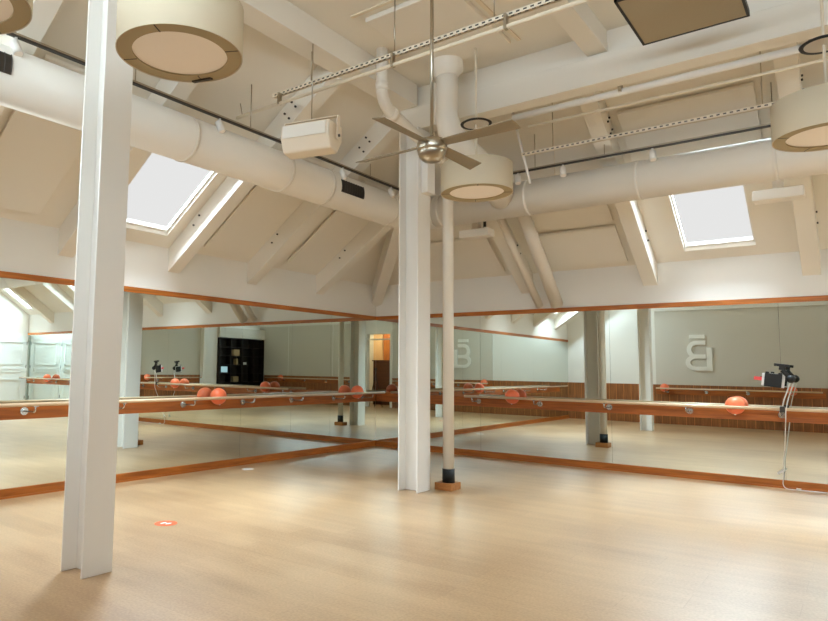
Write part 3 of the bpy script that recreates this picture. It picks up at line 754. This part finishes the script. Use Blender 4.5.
# doorway with transom, warm room beyond
fb = B(); FW = .09
fb.box(DX0 - .1, DX0, -D, -D + .04, 0, DZ + .1); fb.box(DX1, DX1 + .1, -D, -D + .04, 0, DZ + .1); fb.box(DX0, DX1, -D, -D + .04, DZ, DZ + .1); fb.box(DX0, DX1, -D - .1, -D - .02, 2.62, 2.67)
struct('door_1', fb, M['wall'], 'tall white door casing with transom behind the camera', 'door')
hb = B(); hb.box(4.9, 9.9, -D - 2.45, -D - 2.3, 0, 3.5); hb.box(4.75, 4.9, -D - 2.45, -D - .15, 0, 3.5); hb.box(9.9, 10.05, -D - 2.45, -D - .15, 0, 3.5)
struct('wall_hall', hb, M['wall'], 'white walls of the hall beyond the doorway', 'wall')
struct('ceiling_hall', B().box(4.75, 10.05, -D - 2.45, -D - .15, 3.5, 3.6), M['ceil'], 'low ceiling of the hall beyond the doorway', 'ceiling')
struct('wall_panelling', B().box(7.7, 8.72, -D - 2.3, -D - 2.26, 0, 3.2), M['amber'], 'amber wood slat panelling on the hall wall beyond the doorway', 'panelling')
o = obj('curtain', B().prism([(8.74 + .024 * i, -D - 2.22 + .03 * (i % 2), 1.2) for i in range(20)] + [(9.196 - .024 * i, -D - 2.26, 1.2) for i in range(20)], (0, 0, 2.0)), M['curtain']); tag(o, 'cream pleated curtain in the hall beyond the doorway', 'curtain')
t = thing('hall_cupboard', 'tall brown wooden cupboard in the hall beyond the doorway', 'cupboard', (8.1, -D - 1.7, 0))
obj('body', B().box(7.5, 8.72, -D - 2.0, -D - 1.5, 0, 1.8), M['brown'], t, bevel=.006)
obj('top', B().box(7.46, 8.76, -D - 2.04, -D - 1.46, 1.8, 1.85), M['brown'], t, bevel=.006)

# white cabinets in the gable corner
cz1 = 2.34
for i in range(4):
    y1 = -.06 - i * 1.07; y0 = y1 - 1.06
    t = thing('wall_cabinet', ['white panelled cabinet on the gable wall touching the right mirrors', 'white panelled cabinet on the gable wall, second from the right mirrors', 'white panelled cabinet on the gable wall, third from the right mirrors', 'white panelled cabinet on the gable wall beside the wainscot'][i], 'cabinet', (W - .05, (y0 + y1) / 2, 0), 'white wall cabinets')
    obj('carcass', B().box(W - .06, W, y0, y1, 0, cz1 + .06), M['cab'], t)
    dr = obj('door', B().box(W - .085, W - .06, y0 + .01, y1 - .01, .08, cz1), M['cab'], t)
    for za, zb in ((.2, 1.0), (1.22, 1.34), (1.46, 2.2)):
        f = B(); ya, yb = y0 + .14, y1 - .14
        f.box(W - .10, W - .085, ya, ya + .03, za, zb); f.box(W - .10, W - .085, yb - .03, yb, za, zb); f.box(W - .10, W - .085, ya, yb, za, za + .03); f.box(W - .10, W - .085, ya, yb, zb - .03, zb)
        obj('panel_moulding', f, M['cab'], dr)
    for z in (.4, 1.4, 2.15): obj('hinge', B().box(W - .092, W - .083, y1 - .025, y1 - .008, z - .05, z + .05), M['bolt'], dr)

# bookcases in the far corner
items = []
for k, (y0, y1) in enumerate(((-9.36, -8.06), (-10.70, -9.40))):
    t = thing('bookcase', ['dark open bookcase beside the white pilaster', 'dark open bookcase in the room corner by the greige cladding'][k], 'bookcase', (W - .17, (y0 + y1) / 2, 0), 'dark bookcases')
    obj('back_panel', B().box(W - .02, W, y0, y1, 0, 2.72), M['dark_shelf'], t)
    for y in (y0, (y0 + y1) / 2 - .015, y1 - .03): obj('upright', B().box(W - .33, W - .02, y, y + .03, 0, 2.72), M['dark_shelf'], t)
    for j in range(8): obj('shelf', B().box(W - .33, W - .02, y0 + .03, y1 - .03, .06 + j * .376, .085 + j * .376), M['dark_shelf'], t)
struct('trim_5', B().box(W - .36, W, -D, -8.03, 2.73, 3.15), M['greige'], 'greige bulkhead above the dark bookcases', 'trim')
def boxitem(name, label, cat, m, y, lev, w, d, h):
    o = obj(name, B().box(W - .05 - d, W - .05, y - w / 2, y + w / 2, .085 + lev * .376, .085 + lev * .376 + h), m, bevel=.004); tag(o, label, cat)
boxitem('storage_box', 'large tan box on the second highest shelf beside the pilaster', 'box', M['card'], -9.08, 5, .34, .22, .27)
boxitem('storage_box', 'small tan box on the fourth shelf of the left bookcase', 'box', M['card'], -9.1, 2, .3, .2, .24)
boxitem('storage_box', 'white flat box on the right bookcase at eye level', 'box', M['paper'], -9.6, 4, .2, .2, .1)
boxitem('storage_box', 'pale upright box on the right bookcase near its middle', 'box', M['card'], -9.16, 4, .1, .18, .25)
t = thing('monitor', 'small lit screen standing on a bookcase shelf by the pilaster', 'screen', (W - .28, -8.38, .085 + 3 * .376))
zb = .085 + 3 * .376
obj('base', B().box(W - .33, W - .2, -8.46, -8.30, zb, zb + .02), M['black'], t)
obj('bezel', B().box(W - .28, W - .26, -8.58, -8.18, zb + .02, zb + .30), M['black'], t)
obj('display', B().box(W - .283, W - .28, -8.56, -8.20, zb + .04, zb + .28), M['screen'], t)

# the photographer's camera on its tripod, seen only in the mirror corner
CX, CY, CZ = 7.3968, -10.5479, 1.4741
fw = Vector((-math.sin(.68395), math.cos(.68395), 0))
cc = Vector((CX, CY, CZ)) - fw * .10
t = thing('tripod', 'black tripod standing in the doorway behind the viewpoint', 'tripod', (cc.x, cc.y, 0))
top = cc + Vector((0, 0, -.09))
for k in range(3):
    a = .6839 + PI / 2 + k * 2 * PI / 3 + PI
    obj('leg', B().tube([top + Vector((0, 0, -.08)), (cc.x + .3 * math.cos(a), cc.y + .3 * math.sin(a), 0.0)], [.018, .011], 10), M['black'], t)
obj('head', B().cyl(top + Vector((0, 0, -.16)), top + Vector((0, 0, .04)), .035, 16), M['black'], t)
t = thing('camera', 'black camera on the tripod behind the viewpoint', 'camera', tuple(cc + Vector((0, 0, -.05))))
r_ = Vector((fw.y, -fw.x, 0))
obj('camera_body', B().obox(cc, r_ * .068, fw * .03, Vector((0, 0, .048))), M['black'], t, bevel=.008)
obj('lens', B().cyl(cc + fw * .03, cc + fw * .075, .03, 20), M['black'], t)

# ------------------------------------------------------------------ light
def area(name, loc, rot, sx, sy, power, col=(1, 1, 1), spread=PI):
    l = bpy.data.lights.new(name, 'AREA'); l.shape = 'RECTANGLE'; l.size = sx; l.size_y = sy; l.energy = power; l.color = col; l.spread = spread
    o = bpy.data.objects.new(name, l); COL.objects.link(o); o.location = loc; o.rotation_euler = rot; return o
KEY = 640
FILL_WIN = 90
for k, (u0, u1, s0, s1) in enumerate(SKY_L):
    s = (s0 + s1) / 2
    if k == 1:
        area('sky_light', (s, (u0 + u1) / 2, ZE + SL * s + .16), (0, math.atan(-SL), 0), 1.25, .85, 85, (.74, .89, 1)); continue
    area('sky_light', (s - .55, (u0 + u1) / 2, ZE + SL * s + 1.25), (0, math.radians(-24), 0), 1.5, 1.5, KEY * 1.25, (.69, .865, 1))
for i, (u0, u1, s0, s1) in enumerate(SKY_R):
    s = (s0 + s1) / 2
    area('sky_light', ((u0 + u1) / 2, -s + .55, ZE + SL * s + 1.25), (math.radians(-24), 0, 0), 1.5, 1.5, KEY * (1.3, 1.3, 2.1)[i], (.69, .865, 1))
for a, c in CLER_FILL:
    area('clerestory_fill', ((a + c) / 2, -D - .45, 4.30), (math.radians(90), 0, 0), c - a + .3, 1.3, FILL_WIN, (.71, .875, 1))  # fill lamps outside the added windows, brightening walls and columns
pl = bpy.data.lights.new('hall_lamp', 'POINT'); pl.energy = 45; pl.color = (1, .78, .52); pl.shadow_soft_size = .15
po = bpy.data.objects.new('hall_lamp', pl); COL.objects.link(po); po.location = (8.6, -D - 1.2, 3.1)

# overcast sky: pale at the horizon, brighter overhead
w = bpy.data.worlds.new('overcast_sky'); scene.world = w; w.use_nodes = True
nt = w.node_tree; bg = nt.nodes['Background']
tc = nt.nodes.new('ShaderNodeTexCoord'); sx = nt.nodes.new('ShaderNodeSeparateXYZ'); nt.links.new(tc.outputs['Generated'], sx.inputs[0])
rp = nt.nodes.new('ShaderNodeValToRGB'); rp.color_ramp.elements[0].position = 0.35; rp.color_ramp.elements[0].color = (.69, .69, .685, 1)
rp.color_ramp.elements[1].position = 0.9; rp.color_ramp.elements[1].color = (1, 1, 1, 1)
nt.links.new(sx.outputs['Z'], rp.inputs[0]); nt.links.new(rp.outputs[0], bg.inputs['Color'])
mr = nt.nodes.new('ShaderNodeMapRange'); mr.inputs['From Min'].default_value = .45; mr.inputs['From Max'].default_value = .95; mr.inputs['To Min'].default_value = 1.0; mr.inputs['To Max'].default_value = 5.0
nt.links.new(sx.outputs['Z'], mr.inputs['Value']); nt.links.new(mr.outputs['Result'], bg.inputs['Strength'])

# ------------------------------------------------------------------ camera
cam = bpy.data.cameras.new('viewpoint'); co = bpy.data.objects.new('viewpoint', cam); COL.objects.link(co)
yaw, pit, rol, f, shx, shy = 0.683953571, 0.0897278800, 0.0139891072, 656.088806, -85.2825625, -1.11424615
fwd = Vector((-math.sin(yaw) * math.cos(pit), math.cos(yaw) * math.cos(pit), math.sin(pit)))
rt = Vector((math.cos(yaw), math.sin(yaw), 0)); up = rt.cross(fwd)
r2 = rt * math.cos(rol) + up * math.sin(rol); u2 = -rt * math.sin(rol) + up * math.cos(rol)
mw = Matrix((r2, u2, -fwd)).transposed().to_4x4(); mw.translation = (CX, CY, CZ)
co.matrix_world = mw
cam.sensor_fit = 'HORIZONTAL'; cam.sensor_width = 36.0; cam.lens = f * 36.0 / 828
cam.shift_x = -shx / 828; cam.shift_y = shy / 828
cam.clip_start = 0.02
scene.camera = co

for o in scene.objects:
    if '_o' in o: del o['_o']

scene.view_settings.view_transform = 'Standard'; scene.view_settings.look = 'None'; scene.view_settings.gamma = 1.0
scene.view_settings.use_curve_mapping = False
scene.view_settings.exposure = 0.2
cy = scene.cycles
cy.use_denoising = True; cy.max_bounces = 16; cy.diffuse_bounces = 8; cy.glossy_bounces = 10; cy.blur_glossy = 0.8
cy.sample_clamp_indirect = 8.0
